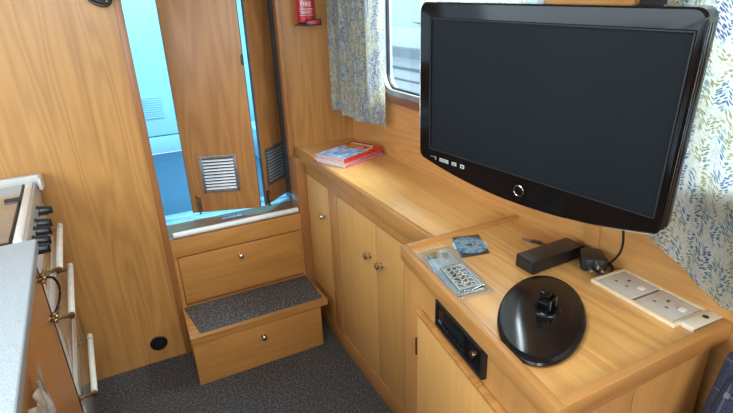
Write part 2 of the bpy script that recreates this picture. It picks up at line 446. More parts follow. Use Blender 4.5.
# ------------------------------------------------------------------ box step
bs = thing('box_step', 'low oak box step with charcoal carpet on its tread', 'step', None, (.38,2.0,0))
mb = MB(); mb.box((.098,1.884,0), (.114,2.117,.216), .001); mb.box((.654,1.884,0), (.670,2.117,.216), .001); mb.box((.114,2.10,0), (.654,2.117,.216))
mb.box((.116,1.905,0), (.648,2.10,.012)); mb.build('step_sides', M_STEP, bs)
df = MB().box((.096,1.865,.001), (.670,1.883,.214), .003).build('drawer', M_STEP, bs)
knob(I4, (.391,1.865,.152), (0,-1,0), parent=df)
mb = MB(); mb.prism([(.092,1.858),(.704,1.858),(.696,2.117),(.100,2.117)], .216, .240, .003)
mb.build('tread_board', M_LIPX, bs)
mb = MB(); mb.prism([(.138,1.880),(.690,1.880),(.692,2.117),(.104,2.117)], .2395, .2465, .001); mb.build('tread_carpet', M_TREAD, bs)
# raised nosing strips around the carpet
mb = MB(); mb.prism([(.092,1.856),(.704,1.856),(.690,1.879),(.137,1.879)], .2385, .248, .002)
mb.prism([(.092,1.858),(.136,1.880),(.103,2.117),(.098,2.117)], .2385, .248, .001)
mb.prism([(.704,1.858),(.692,2.117),(.697,2.117)], .2385, .248, .001)
mb.build('nosing', M_LIPX, bs)
# round black vent low on the bulkhead
rv = thing('round_vent', 'round black vent low on the left oak bulkhead', 'vent', None, (-.029,2.13,.097))
MB().lathe([(0,0),(.037,0),(.037,.003),(.034,.006),(.029,.006),(.027,.002),(0,.002)], (-.029,2.13,.097), (0,-1,0), 36).build('vent_ring', M_BLACK, rv)
mb = MB()
for k in range(5): mb.box((-.051+.003*abs(k-2),2.123,.082+k*.0075-.002), (-.007-.003*abs(k-2),2.1285,.082+k*.0075+.001), .0005)
mb.build('vent_bars', M_BLACKM, rv)
# hook on the bulkhead at the top
hk = thing('coat_hook', 'black metal coat hook high on the bulkhead beside the doorway', 'hook', None, (.04,2.13,1.54))
MB().box((.008,2.124,1.535), (.052,2.130,1.60), .002).build('hook_plate', M_STEEL, hk)
mb = MB(); mb.tube([(.0,2.125,1.575),(.0,2.10,1.552),(.02,2.085,1.535),(.045,2.078,1.527),(.062,2.08,1.535),(.066,2.085,1.548)], .0065, 10)
mb.ball((.066,2.085,1.550), .010); mb.build('hook_arm', M_STEEL, hk)
# fire extinguisher on the right panel
fe = thing('fire_extinguisher', 'red fire extinguisher with white printed label on the oak panel', 'fire extinguisher', None, (.835,2.205,1.42))
ex = (.815, 2.158)
MB().lathe([(0,0),(.030,0),(.040,.006),(.042,.014),(.042,.29),(.036,.315),(.02,.33),(.015,.345),(.0,.345)], (ex[0],ex[1],1.432), (0,0,1), 36).build('cylinder_body', M_RED, fe)
mb = MB(); x_ = ex[0]
mb.box((x_-.020,2.109,1.444), (x_+.050,2.112,1.449)); mb.box((x_-.020,2.109,1.423), (x_+.050,2.112,1.428)); mb.box((x_-.020,2.109,1.423), (x_-.014,2.112,1.449)); mb.box((x_+.044,2.109,1.423), (x_+.050,2.112,1.449))
mb.box((x_+.047,2.112,1.423), (x_+.050,2.205,1.449)); mb.box((x_-.040,2.112,1.424), (x_+.047,2.205,1.429))
mb.build('bracket', M_BLACK, fe)
MB().box((x_-.014,2.112,1.429), (x_+.044,2.116,1.444), .001).build('bracket_band', M_RED, fe)
MB().lathe([(0,0),(.016,0),(.018,.02),(.022,.028),(.022,.05),(0,.055)], (ex[0],ex[1],1.775), (0,0,1), 16).build('valve', M_BLACK, fe)
def curved_text(txt, size, z, cx, cy, R, a_mid, mat, parent, name, sx=1.0):
    """raised lettering wrapped round the cylinder"""
    c = bpy.data.curves.new('t', 'FONT'); c.body = txt; c.size = size; c.align_x = 'CENTER'; c.extrude = .0002; c.resolution_u = 2
    o = bpy.data.objects.new('t', c); COL.objects.link(o); bpy.context.view_layer.update()
    me = bpy.data.meshes.new_from_object(o.evaluated_get(bpy.context.evaluated_depsgraph_get())); bpy.data.objects.remove(o)
    for v in me.vertices:
        a = a_mid + v.co.x*sx/R; r = R+.0004+v.co.z
        v.co = Vector((cx+r*math.sin(a), cy-r*math.cos(a), z+v.co.y))
    b = MB(); b.bm.from_mesh(me); bpy.data.meshes.remove(me)
    return b.build(name, mat, parent, smooth=False)
curved_text('FIRE', .026, 1.500, ex[0], ex[1], .042, -.30, M_TICK, fe, 'label_print', 1.0)
curved_text('EXTINGUISHER', .0085, 1.487, ex[0], ex[1], .042, -.30, M_TICK, fe, 'label_print')
mb = MB()
for i, (z, w) in enumerate(((1.482,.8),(1.478,.55),(1.474,.7),(1.466,.85))):
    for k in range(14):
        a = -.30 + (k/13-.5)*w*1.5
        p = (ex[0]+.0422*math.sin(a), ex[1]-.0422*math.cos(a), z)
        mb.box((p[0]-.0018,p[1]-.0004,p[2]-.0008), (p[0]+.0018,p[1]+.0004,p[2]+.0006), rot=Matrix.Rotation(a,4,'Z'))
mb.build('label_lines', M_TICK, fe)

# ------------------------------------------------------------------ long base cabinet and its worktop
FX = .741
bc = thing('base_cabinet', 'long low oak cabinet with three knobbed doors under the magazines', 'cabinet', None, (.87,1.6,0))
mb = MB()
def rail(y0, y1, z0, z1, x=FX, b=.0015): mb.box((x, y0, z0), (x+.02, y1, z1), b)
rail(1.06,2.204,.780,.846); rail(1.06,2.204,.0,.088); rail(1.772,1.858,.088,.780); rail(1.06,1.236,.088,.780); rail(2.196,2.204,.088,.780)
rail(1.858,2.196,.088,.225)
mb.box((.765,1.06,0), (1.02,1.075,.846)); mb.box((.765,2.19,0), (1.02,2.204,.846))
mb.build('face_frame', M_FRAME, bc)
for nm, y0, y1, z0, z1, ky, hy in (('door',1.862,2.191,.230,.776,1.911,2.19), ('door',1.4335,1.767,.093,.776,1.477,1.765), ('door',1.241,1.4285,.093,.776,1.386,1.243)):
    d = MB().box((FX+.001,y0,z0), (FX+.016,y1,z1), .002).build(nm, M_FRONT, bc)
    knob(I4, (FX-.001, ky, .636), (-1,0,0), .0145, parent=d)
MB().box((.7625,1.075,.0), (.766,2.19,.845)).build('gap_shade_board', M_GAPSHADE, bc)  # dark board added behind the doors, paints the shade in their gaps
cp = thing('worktop', 'long honey oak counter running along the window wall', 'worktop', None, (.87,1.6,.85))
mb = MB(); mb.prism([(.738,1.022),(wall_x(1.022)-.001,1.022),(wall_x(2.2)-.001,2.203),(.738,2.203)], .848, .884, .0015); mb.build('counter_board', M_TOP, cp)
mb = MB(); mb.box((.722,1.022,.834), (.738,2.203,.8845), .004); mb.build('front_lipping', M_LIP, cp)

# ------------------------------------------------------------------ raised TV cabinet, its front flared towards the camera
A = Vector((.602,1.022)); B = Vector((.5185,.404))
TL_ = (B-A).length; ax = (B-A).normalized()
TC = basis((ax.x,ax.y,0), (-ax.y,ax.x,0), (0,0,1), (A.x,A.y,0))     # x along the front towards us, y into the cabinet
tc = thing('corner_cabinet', 'raised oak cabinet end with lipped top, car radio slot and door', 'cabinet', None, (.75,.7,0))
wx = lambda y: wall_x(y)-.001
def inner(p, d): return p
mb = MB(); mb.prism([(.613,1.008),(.531,.420),(wx(.42),.420),(wx(1.008),1.008)], .878, .8955, .0); mb.build('top_board', wood('cabinet_top_oak', lin(234,192,128), lin(178,128,72), 'Y', .34, .9, .8, .4, off=15), tc)
mb = MB(TC); mb.box((0,0,.866), (TL_,.018,.907), .003); mb.build('front_lipping', M_LIP, tc)
mb = MB(); mb.prism([(.5185,.404),(wx(.404),.404),(wx(.424),.424),(.5215,.424)], .866, .9065, .003); mb.build('end_lipping', M_LIPX, tc)
mb = MB(); mb.prism([(.602,1.021),(.600,1.008),(wx(1.008),1.008),(wx(1.021),1.021)], .866, .9065, .002); mb.build('back_lipping', M_LIPX, tc)
# carcass: front face frame with a hole for the radio and a door
mb = MB(TC); F0, F1 = .008, .026
RS0, RS1, RZ0, RZ1 = .217, .413, .800, .866
DX0 = .118
mb.box((0.004,F0,0), (DX0,F1,.866), .001)
mb.box((DX0,F0,.780), (RS0,F1,.866)); mb.box((RS1,F0,.780), (TL_-.004,F1,.866)); mb.box((RS0,F0,.780), (RS1,F1,RZ0))
mb.box((DX0,F0,0), (TL_-.004,F1,.07)); mb.box((TL_-.05,F0,.07), (TL_-.004,F1,.780))
mb.build('face_frame', M_FRAME, tc)
mb = MB(); mb.box((.534,.412,0), (.72,.428,.866), .001); mb.box((.722,.412,0), (.94,.428,.866), .001); mb.build('end_panel', M_FRAME, tc)
mb = MB(); mb.box((.625,1.0,0), (.735,1.018,.866)); mb.build('back_panel', M_FRAME, tc)
d = MB(TC).box((DX0+.002,-.006,.074), (TL_-.054,F0+.004,.776), .004).build('door', M_FRONT, tc)
mb = MB(TC); mb.box((DX0-.002,-.009,.770), (TL_-.052,.008,.780), .003); mb.build('door_bead', M_LIPX, d)
for z in (.668, .20):
    mb = MB(TC); mb.cyl((DX0,-.006,z-.025), (DX0,-.006,z+.025), .004, n=12); mb.box((DX0-.014,.0065,z-.025), (DX0,.0085,z+.025), .0005); mb.build('hinge', M_BRASS, d)
# car radio in its slot
cr = thing('car_radio', 'black car radio set into the front of the raised cabinet', 'car radio', TC, ((RS0+RS1)/2,0,RZ0))
mb = MB(TC); mb.box((RS0+.001,.008,RZ0+.001), (RS1-.001,.12,RZ1-.002), .001); mb.build('radio_body', M_BLACKM, cr)
x0, x1, z0, z1 = RS0-.004, RS1+.004, RZ0-.002, RZ1+.001
mb = MB(TC); mb.box((x0,-.004,z0), (x0+.007,.010,z1), .002); mb.box((x1-.007,-.004,z0), (x1,.010,z1), .002)
mb.box((x0,-.004,z0), (x1,.010,z0+.006), .002); mb.box((x0,-.004,z1-.006), (x1,.010,z1), .002); mb.build('bezel', M_BLACK, cr)
fp = MB(TC).box((x0+.009,-.002,z0+.009), (x1-.009,.008,z1-.009), .004).build('faceplate', M_BLACKG, cr)
mb = MB(TC); mb.box((x0+.040,-.0035,z0+.030), (x0+.130,-.0018,z1-.016), .001); mb.build('display', M_SCREEN, fp)
mb = MB(TC)
for k in range(6): mb.box((x0+.040+k*.016,-.004,z0+.014), (x0+.052+k*.016,-.0018,z0+.022), .0008)
mb.build('preset_buttons', M_BLACK, fp)
MB(TC).lathe([(0,0),(.008,0),(.008,.003),(.007,.007),(0,.0075)], (x1-.034,-.002,z0+.040), (0,-1,0), 24).build('volume_knob', M_BRASS, fp)
MB(TC).box((x0+.018,-.005,z0+.020), (x0+.032,-.0018,z0+.026), .001).build('eject_button', M_ALUM, fp)

TOPZ = .8955
# ------------------------------------------------------------------ sockets let into the raised top
SO = Matrix.Translation((.938,.554,TOPZ)) @ Matrix.Rotation(math.radians(-2), 4, 'Z')
sf = thing('socket_frame', 'cream painted frame round the pair of wall sockets on the cabinet top', 'frame', SO)
mb = MB(SO)
mb.box((-.053,-.100,.0002), (-.045,.100,.009), .0015); mb.box((.045,-.100,.0002), (.053,.100,.009), .0015)
mb.box((-.045,-.100,.0002), (.045,-.092,.009), .0015); mb.box((-.045,.092,.0002), (.045,.100,.009), .0015)
mb.build('frame_rails', M_CREAMF, sf)
M_SOCK = plain('warm_grey_plastic', lin(206,200,190), .35, grime=.04)
for yc, wh in ((.047,'far'), (-.047,'near')):
    S = SO @ Matrix.Translation((0,yc,.0004))
    s = thing('wall_socket', 'single switched socket, the one of the pair %s' % ('nearer the power adapter' if wh == 'far' else 'nearer the blank plate'), 'socket', S, group='sockets on the cabinet top')
    pl = MB(S).box((-.0435,-.0435,0), (.0435,.0435,.0075), .002).build('socket_plate', M_SOCK, s)
    # UK three-pin pattern: earth slot towards the wall, switch towards the cabinet end
    MB(S).box((.010,.005,.0072), (.018,.0105,.0079)).build('earth_hole', M_BLACK, s)
    MB(S).box((-.012,.018,.0072), (-.008,.0245,.0078)).build('pin_hole', M_BLACKM, s); mb = MB(S); mb.box((-.012,-.009,.0072), (-.008,-.0025,.0078)); mb.build('pin_hole', M_BLACKM, s)
    MB(S).box((.002,-.033,.0075), (.016,-.021,.0100), .0012, rot=Matrix.Rotation(.12,4,'X')).build('switch', M_WHITE, s)
bp_ = Matrix.Translation((.942,.440,TOPZ)) @ Matrix.Rotation(math.radians(-3), 4, 'Z')
s = thing('aerial_plate', 'small cream outlet plate with a dark slot at the cabinet corner', 'outlet plate', bp_)
MB(bp_).box((-.043,-.0135,0), (.043,.0135,.012), .003).build('plate', M_CREAM, s)
MB(bp_).lathe([(0,0),(.006,0),(.006,.0008),(0,.0008)], (.012,.001,.0118), (0,0,1), 16).build('outlet_hole', M_BLACK, s)

# ------------------------------------------------------------------ television
T = (.6083,.8962,1.4703); eu = Vector((.1945,-.9802,-.0366)).normalized(); ev = Vector((.0312,.0435,-.9986)); ev = (ev-eu*ev.dot(eu)).normalized(); en = eu.cross(ev)
TV = basis(eu, ev, en, T)         # x along the screen, y down it, z away from the viewer
tv = thing('television', 'black flat television on a wall arm above the raised cabinet', 'television', TV, (.2435,.33,.03))
def tvout(grow=0.0, bow=.030, n=24):
    x0, x1, y0, y1 = -.030-grow, .4985+grow, -.0295-grow, .303+grow
    r = .016; pts = []
    for cx_, cy_, a0 in ((x0+r, y0+r, 180), (x1-r, y0+r, 270)):
        for k in range(6): a = math.radians(a0+90*k/5); pts.append((cx_+r*math.cos(a), cy_+r*math.sin(a)))
    for k in range(5): a = math.radians(90*k/5); pts.append((x1-r+r*math.cos(a), y1-r+r*math.sin(a)))
    for k in range(n+1):
        s = 1-k/n; x = x0+r+(x1-x0-2*r)*s
        pts.append((x, y1+bow*(1-(2*s-1)**2)))
    for k in range(1, 6): a = math.radians(90+90*k/5); pts.append((x0+r+r*math.cos(a), y1-r+r*math.sin(a)))
    return pts
def hole_ring(mbx, outer, inn, z0, z1, M=None):
    """flat ring between an outline and a rectangle, with sides, as a bezel"""
    x0, x1, y0, y1 = inn; b = bmesh.new()
    def project(p):
        cx_, cy_ = (x0+x1)/2, (y0+y1)/2; dx, dy = p[0]-cx_, p[1]-cy_
        s = min((x1-x0)/2/max(abs(dx),1e-9), (y1-y0)/2/max(abs(dy),1e-9)); return (cx_+dx*s, cy_+dy*s)
    O_ = list(outer)
    # add points that look straight at the rectangle's corners
    I_ = [project(p) for p in O_]
    cs = [(x0,y0),(x1,y0),(x1,y1),(x0,y1)]
    for c in cs:
        k = min(range(len(I_)), key=lambda i: (I_[i][0]-c[0])**2+(I_[i][1]-c[1])**2); I_[k] = c
    n = len(O_)
    R = [[b.verts.new((p[0],p[1],z)) for p in P] for P, z in ((O_, z1), (O_, z0+.004), ([(p[0]+( .003 if p[0] < .2 else -.003), p[1]+(.003 if p[1] < .1 else -.003)) for p in O_], z0), (I_, z0+.001), (I_, z0+.006))]
    for A_, B_ in zip(R, R[1:]):
        for i in range(n):
            j = (i+1) % n
            try: b.faces.new((A_[i], A_[j], B_[j], B_[i]))
            except ValueError: pass
    bmesh.ops.recalc_face_normals(b, faces=list(b.faces)); mbx._fin(b, I4); return mbx
hole_ring(MB(TV), tvout(), (-.0015,.4885,-.0015,.2765), -.006, .028).build('bezel', M_BLACKG, tv, sharp=12)
MB(TV).box((-.004,-.004,-.001), (.491,.279,.004)).build('screen', M_SCREEN, tv)
mb = MB(TV)
for a, b_ in (((0,0),(.487,.0018)), ((0,.2732),(.487,.275))): mb.box((a[0],a[1],-.0055), (b_[0],b_[1],-.0035))
mb.box((0,0,-.0055), (.0018,.275,-.0035)); mb.box((.4852,0,-.0055), (.487,.275,-.0035)); mb.build('screen_surround', M_BLACKM, tv)
# back shell: tapered
b = bmesh.new(); o1 = tvout(-.001); c0 = Vector((.24,.14))
rows = []
for z, k in ((.010,1), (.030,.985), (.045,.86), (.062,.66), (.066,.60)):
    rows.append([b.verts.new((c0.x+(p[0]-c0.x)*k, c0.y+(p[1]-c0.y)*k, z)) for p in o1])
for A_, B_ in zip(rows, rows[1:]):
    for i in range(len(o1)): j = (i+1) % len(o1); b.faces.new((A_[i],A_[j],B_[j],B_[i]))
b.faces.new(rows[-1]); b.faces.new(rows[0][::-1]); bmesh.ops.recalc_face_normals(b, faces=list(b.faces))
mb = MB(TV); mb._fin(b, I4); mb.build('back_shell', M_BLACK, tv)
# ridges on the right edge, light catching strips along the bottom
mb = MB(TV); mb.tube([(.4985,y,.006) for y in (-.010,.1,.2,.292)], .0018, 8, 3); mb.tube([(.4985,y,.016) for y in (-.010,.1,.2,.292)], .0018, 8, 3)
mb.build('edge_ridges', plain('dark_blue_gloss', lin(22,34,44), .1, coat=1), tv)
mb = MB(TV); mb.tube([(-.02+.508*s, .3045+.030*(1-(2*s-1)**2), .0045) for s in [i/16 for i in range(17)]], .0012, 6, 2)
mb.build('bottom_trim_line', M_ALU, tv)
mb = MB(TV); mb.lathe([(.0098,0),(.0104,.0006),(.0111,0),(.0111,-.001),(.0098,-.001),(.0098,0)], (.2425,.303,-.0062), (0,0,-1), 32); mb.build('power_ring', M_CHROME, tv)
MB(TV).lathe([(0,0),(.0098,0),(.0094,.0012),(0,.0014)], (.2425,.303,-.0056), (0,0,-1), 24).build('power_button', M_BLACKG, tv)
def flat_text(txt, size, M, p, mat, parent, name, zdir=-1):
    c = bpy.data.curves.new('t', 'FONT'); c.body = txt; c.size = size; c.align_x = 'CENTER'; c.align_y = 'CENTER'; c.extrude = .0002; c.resolution_u = 2
    o = bpy.data.objects.new('t', c); COL.objects.link(o); bpy.context.view_layer.update()
    me = bpy.data.meshes.new_from_object(o.evaluated_get(bpy.context.evaluated_depsgraph_get())); bpy.data.objects.remove(o)
    b = MB(M)
    for v in me.vertices: v.co = Vector((p[0]+v.co.x, p[1]-v.co.y if zdir < 0 else p[1]+v.co.y, p[2]-v.co.z if zdir < 0 else p[2]+v.co.z))
    b.bm.from_mesh(me); bpy.data.meshes.remove(me)
    return b.build(name, mat, parent, smooth=False)
mb = MB(TV)
mb.box((.034,.2885,-.0062), (.060,.2965,-.0052), .0004); mb.box((.070,.2885,-.0062), (.083,.2960,-.0052), .0004); mb.box((.094,.2880,-.0062), (.105,.2965,-.0052), .0004)
mb.build('badges', plain('grey_badge', lin(168,170,168), .5), tv)
mb = MB(TV); mb.box((.006,.2895,-.0062), (.018,.2915,-.0052)); mb.box((.019,.2880,-.0062), (.024,.2960,-.0052), .0004); mb.build('maker_badge', M_ALUM, tv)
mb = MB(TV); mb.box((.037,.2905,-.0064), (.057,.2918,-.006)); mb.box((.037,.2935,-.0064), (.057,.2945,-.006)); mb.box((.073,.291,-.0064), (.080,.2935,-.006)); mb.box((.097,.2905,-.0064), (.102,.294,-.006))
mb.build('badge_print', M_DARKP, tv)
mb = MB(TV)
for k in range(9):
    a0 = math.radians(-70+k*17.5)
    mb.box((-.0195+.0045*math.cos(a0)-.0005,.023-.012*math.sin(a0)-.001,-.0052), (-.0195+.0045*math.cos(a0)+.0009,.023-.012*math.sin(a0)+.001,-.0045))
mb.build('corner_mark', M_ALUM, tv)
# wall arm and bracket
wb = thing('wall_bracket', 'dark steel folding bracket and wall rail that carries the television', 'bracket', None, (.97,.71,1.45))
pb = TV @ Vector((.2435,.14,.068)); MBk = MB(TV)
MBk.box((.19,.09,.0665), (.297,.19,.072), .002); MBk.build('mounting_plate', M_STEEL, wb)
xw = wall_x(.70)-.010
MB().box((xw-.012,.628,1.25), (xw,.706,1.66), .003).build('wall_rail', plain('dark_bracket_paint', lin(30,36,44), .45), wb)
mb = MB(); e = Vector((.86,.57,pb.z)); mb.cyl(pb, e, .014, n=16, bev=.002); mb.cyl(e, (xw-.008,.70,pb.z), .014, n=16, bev=.002); mb.cyl((e.x,e.y,e.z-.03), (e.x,e.y,e.z+.03), .018, n=20, bev=.002)
mb.build('arm', M_STEEL, wb)

# television foot lying loose on the cabinet: a glossy disc with a stump
dM = Matrix.Translation((.690,.609,TOPZ+.0008)) @ Matrix.Rotation(math.radians(38.9), 4, 'Z')
dsk = thing('television_stand', 'oval glossy black television stand base lying loose on the cabinet', 'television stand', dM)
MB(dM @ Matrix.Diagonal((.162/.121,.0844/.121,1,1))).lathe([(0,0),(.116,0),(.1195,.002),(.121,.006),(.1195,.010),(.115,.0125),(.108,.0138),(.05,.0150),(0,.0152)], (0,0,0), (0,0,1), 96).build('disc', M_BLACKD, dsk)
sM = dM @ Matrix.Translation((.010,-.008,.0)) @ Matrix.Rotation(math.radians(-24), 4, 'Z')
MB(sM).lathe([(.029,.0145),(.028,.0175),(.025,.020),(0,.020)], (0,0,0), (0,0,1), 28).build('neck_collar', M_BLACKG, dsk)
mb = MB(sM)
mb.prism([(-.020,-.013),(.020,-.013),(.018,.013),(-.018,.013)], .019, .046, .004)
mb.box((-.016,-.009,.044), (-.002,.010,.060), .002); mb.box((.004,-.009,.044), (.015,.009,.053), .002)
mb.build('neck_socket', M_BLACKG, dsk)
for xx in (-.013,.011): MB(sM).box((xx-.0014,-.0142,.024), (xx+.0014,-.0125,.046), .0006).build('neck_highlight', M_ALUM, dsk)  # pale strips stand in for highlights on the dark neck

# ------------------------------------------------------------------ power adapter, plug and leads
aM = Matrix.Translation((.796,.770,TOPZ+.0005)) @ Matrix.Rotation(math.radians(1), 4, 'Z')
ad = thing('power_adapter', 'long black power adapter brick with plug behind the television foot', 'power adapter', aM)
MB(aM).box((0,-.026,.0), (.172,.030,.034), .004, seg=3).build('adapter_body', M_BLACK, ad)
MB(aM).box((-.0004,-.010,.012), (.002,.014,.022), .0006).build('lead_socket', M_BLACKM, ad)
pM = Matrix.Translation((.940,.700,TOPZ-.006)) @ Matrix.Rotation(math.radians(-38), 4, 'Z') @ Matrix.Scale(1.2, 4)
mb = MB(pM)
mb.prism([(-.025,-.02),(-.018,-.027),(.018,-.027),(.025,-.02),(.020,.020),(.012,.028),(-.012,.028),(-.020,.020)], .012, .038, .004)
mb.box((-.009,.024,.014), (.009,.046,.030), .004); pg = mb.build('plug', M_BLACK, ad)
mb = MB(pM); mb.box((-.013,-.045,.020), (-.007,-.026,.024), .0006); mb.box((.007,-.045,.020), (.013,-.026,.024), .0006); mb.box((-.002,-.048,.028), (.002,-.026,.036), .0006)
mb.build('plug_pins', M_ALUM, pg)
mb = MB(); z = TOPZ+.004
mb.tube([(.968,.755,z+.008),(.985,.74,z),(.992,.70,z),(.975,.668,z+.002),(.945,.655,z),(.93,.668,z),(.945,.69,z+.004),(.978,.688,z+.006),(.984,.712,z+.012),(.978,.725,z+.02)], .0035, 8)
mb.build('mains_lead', M_CABLE, ad)
cb = MB(); cb.tube([TV @ Vector((.46,.26,.05)), (.90,.63,1.12), (.945,.636,1.015), (.957,.642,.965), (.957,.655,.935), (.962,.68,.905), (.975,.70,TOPZ+.016)], .0028, 8)
o = cb.build('television_lead', M_CABLE); tag(o, 'thin black lead hanging from the television to the adapter', 'cable', loc=(.957,.655,.935))
# small connector with a thin lead
sM2 = Matrix.Translation((.925,.874,TOPZ+.0004)) @ Matrix.Rotation(math.radians(-62), 4, 'Z')
cn = thing('lead_connector', 'small dark connector on a thin lead beyond the power adapter', 'connector', sM2)
MB(sM2).box((-.004,-.006,0), (.024,.006,.006), .0015).build('connector_body', M_BLACK, cn)
MB(sM2).box((-.028,-.0045,.001), (-.004,.0045,.0045), .0006).build('connector_tip', M_ALUM, cn)
MB().tube([(.935,.852,TOPZ+.003),(.945,.835,TOPZ+.0025),(.95,.81,TOPZ+.0025),(.948,.786,TOPZ+.010)], .0016, 6).build('connector_lead', M_CABLE, cn)

# ------------------------------------------------------------------ disc in its sleeve, sealed packet
cM = basis((.955,-.05,0), (-.36,-.93,0), (0,0,1), (0,0,0))
def quad(P, z0, z1, name, mat, parent, bev=.0006): return MB().prism(P, z0, z1, bev).build(name, mat, parent)
cs = thing('disc_sleeve', 'blue printed disc in a clear sleeve beside the back lipping', 'disc', None, (.765,.944,TOPZ))
S4 = [(.757,1.004),(.707,.897),(.787,.882),(.832,.984)]
quad(S4, TOPZ+.0004, TOPZ+.0012, 'sleeve_back', plain('brown_card', lin(84,66,56), .5), cs, 0)
def mk_disc():
    t = NT('printed_disc_glare'); v = t.coord((1,1,1)); f = t.noise(v, 42, 3, .6, 1.0)
    c = t.ramp(f, [(.30, lin(40,130,190)), (.42, lin(90,180,220)), (.52, lin(190,226,236)), (.62, lin(200,190,210)), (.72, lin(120,170,200))])  # blue print, lightened with cyan-white glare put into the colour
    t.set(Base_Color=c, Roughness=.22, Metallic=.15, Coat_Weight=.6); return t.m
dc = MB().lathe([(.0075,.0),(.0470,.0),(.0470,.0012),(.0075,.0012),(.0075,0)], (.770,.9435,TOPZ+.0014), (0,0,1), 40).build('disc', mk_disc(), cs)
quad(S4, TOPZ+.0029, TOPZ+.0032, 'sleeve_film', M_FILM, cs, 0)
mb = MB(); mb.prism([(.757,1.004),(.7595,1.003),(.710,.896),(.707,.897)], TOPZ+.0008, TOPZ+.0030); mb.build('sleeve_edge', plain('sleeve_blue', lin(40,120,170), .4), cs)

PK = [(.628,.975),(.722,.972),(.676,.732),(.577,.742)]
def plerp(a, b_, s): return (PK[0][0]*(1-a)*(1-b_)+PK[1][0]*a*(1-b_)+PK[2][0]*a*b_+PK[3][0]*(1-a)*b_, PK[0][1]*(1-a)*(1-b_)+PK[1][1]*a*(1-b_)+PK[2][1]*a*b_+PK[3][1]*(1-a)*b_)
pk = thing('sealed_packet', 'clear plastic packet holding a dark silver ornamental plate', 'packet', None, (.65,.86,TOPZ))
def rect_(a0, a1, b0, b1): return [plerp(a0,b0,0), plerp(a1,b0,0), plerp(a1,b1,0), plerp(a0,b1,0)]
MB().prism(rect_(.06,.90,.10,.94), TOPZ+.0006, TOPZ+.0030, .0005).build('backing_card', plain('packet_card', lin(158,176,184), .2, .4, coat=.5), pk)
M_SILV = plain('silver_relief', lin(214,216,212), .35, .4, grime=.15, scale=120)
pt = MB().prism(rect_(.20,.86,.42,.90), TOPZ+.0030, TOPZ+.0060, .0010).build('ornament_plate', plain('tarnished_plate', lin(40,44,48), .35, .3), pk)
mb = MB()
for q in (rect_(.23,.26,.45,.87), rect_(.80,.83,.45,.87), rect_(.26,.80,.45,.464), rect_(.26,.80,.856,.87)): mb.prism(q, TOPZ+.0060, TOPZ+.0070)
random.seed(11)
for i in range(3):
    for k in range(6):
        a = .36+i*.16; b_ = .51+k*.062; c = plerp(a, b_, 0); r = .0052+random.random()*.002
        ang = [random.random()*3 for _ in range(2)]
        pts = [(c[0]+(r+(.0025 if j % 2 else 0))*math.cos(ang[0]+j*.9), c[1]+(r+(.0025 if j % 2 else 0))*math.sin(ang[0]+j*.9), TOPZ+.0068) for j in range(6)]
        mb.tube(pts, .0014, 5, 3)
mb.build('ornament_relief', M_SILV, pk)
def film(u, v):
    p = plerp(u, v, 0); h = .0075+.0028*math.sin(u*9+v*4)*math.sin(v*7)+.0035*math.exp(-((v-.18)/.10)**2)
    e = min(u, 1-u, v, 1-v); h = h*min(1, e/.10)+.0012
    return (p[0], p[1], TOPZ+h)
fm = MB().grid(film, 24, 40)
t = NT('packet_film'); g = t.n('ShaderNodeBsdfGlossy'); g.inputs['Roughness'].default_value = .14; tr = t.n('ShaderNodeBsdfTransparent'); tr.inputs[0].default_value = (.95,.97,.98,1)
mx = t.n('ShaderNodeMixShader'); mx.inputs[0].default_value = .20; t.l(tr.outputs[0], mx.inputs[1]); t.l(g.outputs[0], mx.inputs[2]); t.l(mx.outputs[0], t.out.inputs[0])
fm.build('packet_film', t.m, pk, sharp=80)
mb = MB()
for a, b_ in ((0,1),(1,2),(2,3),(3,0)):
    mb.tube([(PK[a][0],PK[a][1],TOPZ+.0014),(PK[b_][0],PK[b_][1],TOPZ+.0014)], .0011, 6)
mb.build('packet_seam', plain('seam_grey', lin(176,182,184), .3), pk)
MB().prism(rect_(.10,.42,.10,.19), TOPZ+.0030, TOPZ+.0045).build('header_clip', M_BRASS, pk)

# ------------------------------------------------------------------ magazines
MG = Matrix.Translation((.790,1.772,.8845)) @ Matrix.Rotation(math.radians(22.7), 4, 'Z')
def mk_cover(name, cols, sc):
    t = NT(name); v = t.coord((1,1,1)); f = t.noise(v, sc, 2, .6, .8)
    t.set(Base_Color=t.ramp(f, cols), Roughness=.22, Coat_Weight=.3); return t.m
M_PAGE = plain('page_edges', lin(222,208,206), .7, grime=.08, scale=300)
M_PINK = plain('pink_spine', lin(216,120,128), .4)
M_COVR = mk_cover('red_cover', [(.35, lin(180,44,40)), (.6, lin(206,70,56))], 12)
M_COVB = mk_cover('blue_photo', [(.30, lin(70,110,160)), (.45, lin(130,170,210)), (.6, lin(190,210,226)), (.72, lin(110,130,140))], 18)
specs = [('magazine', 'bottom magazine of the stack, pink spine and white pages', .0, .000, 0, M_PINK, .0105),
         ('magazine', 'magazine second from the bottom of the stack with pale cover edge', .0, .004, 2.0, M_PAGE, .0095),
         ('magazine', 'magazine just under the topmost, with a crimson cover edge', -.003, .001, -1.4, M_COVR, .0090),
         ('magazine', 'topmost magazine with red masthead and blue photo on its cover', -.002, .003, 0.6, M_COVR, .0080)]
z = 0.0
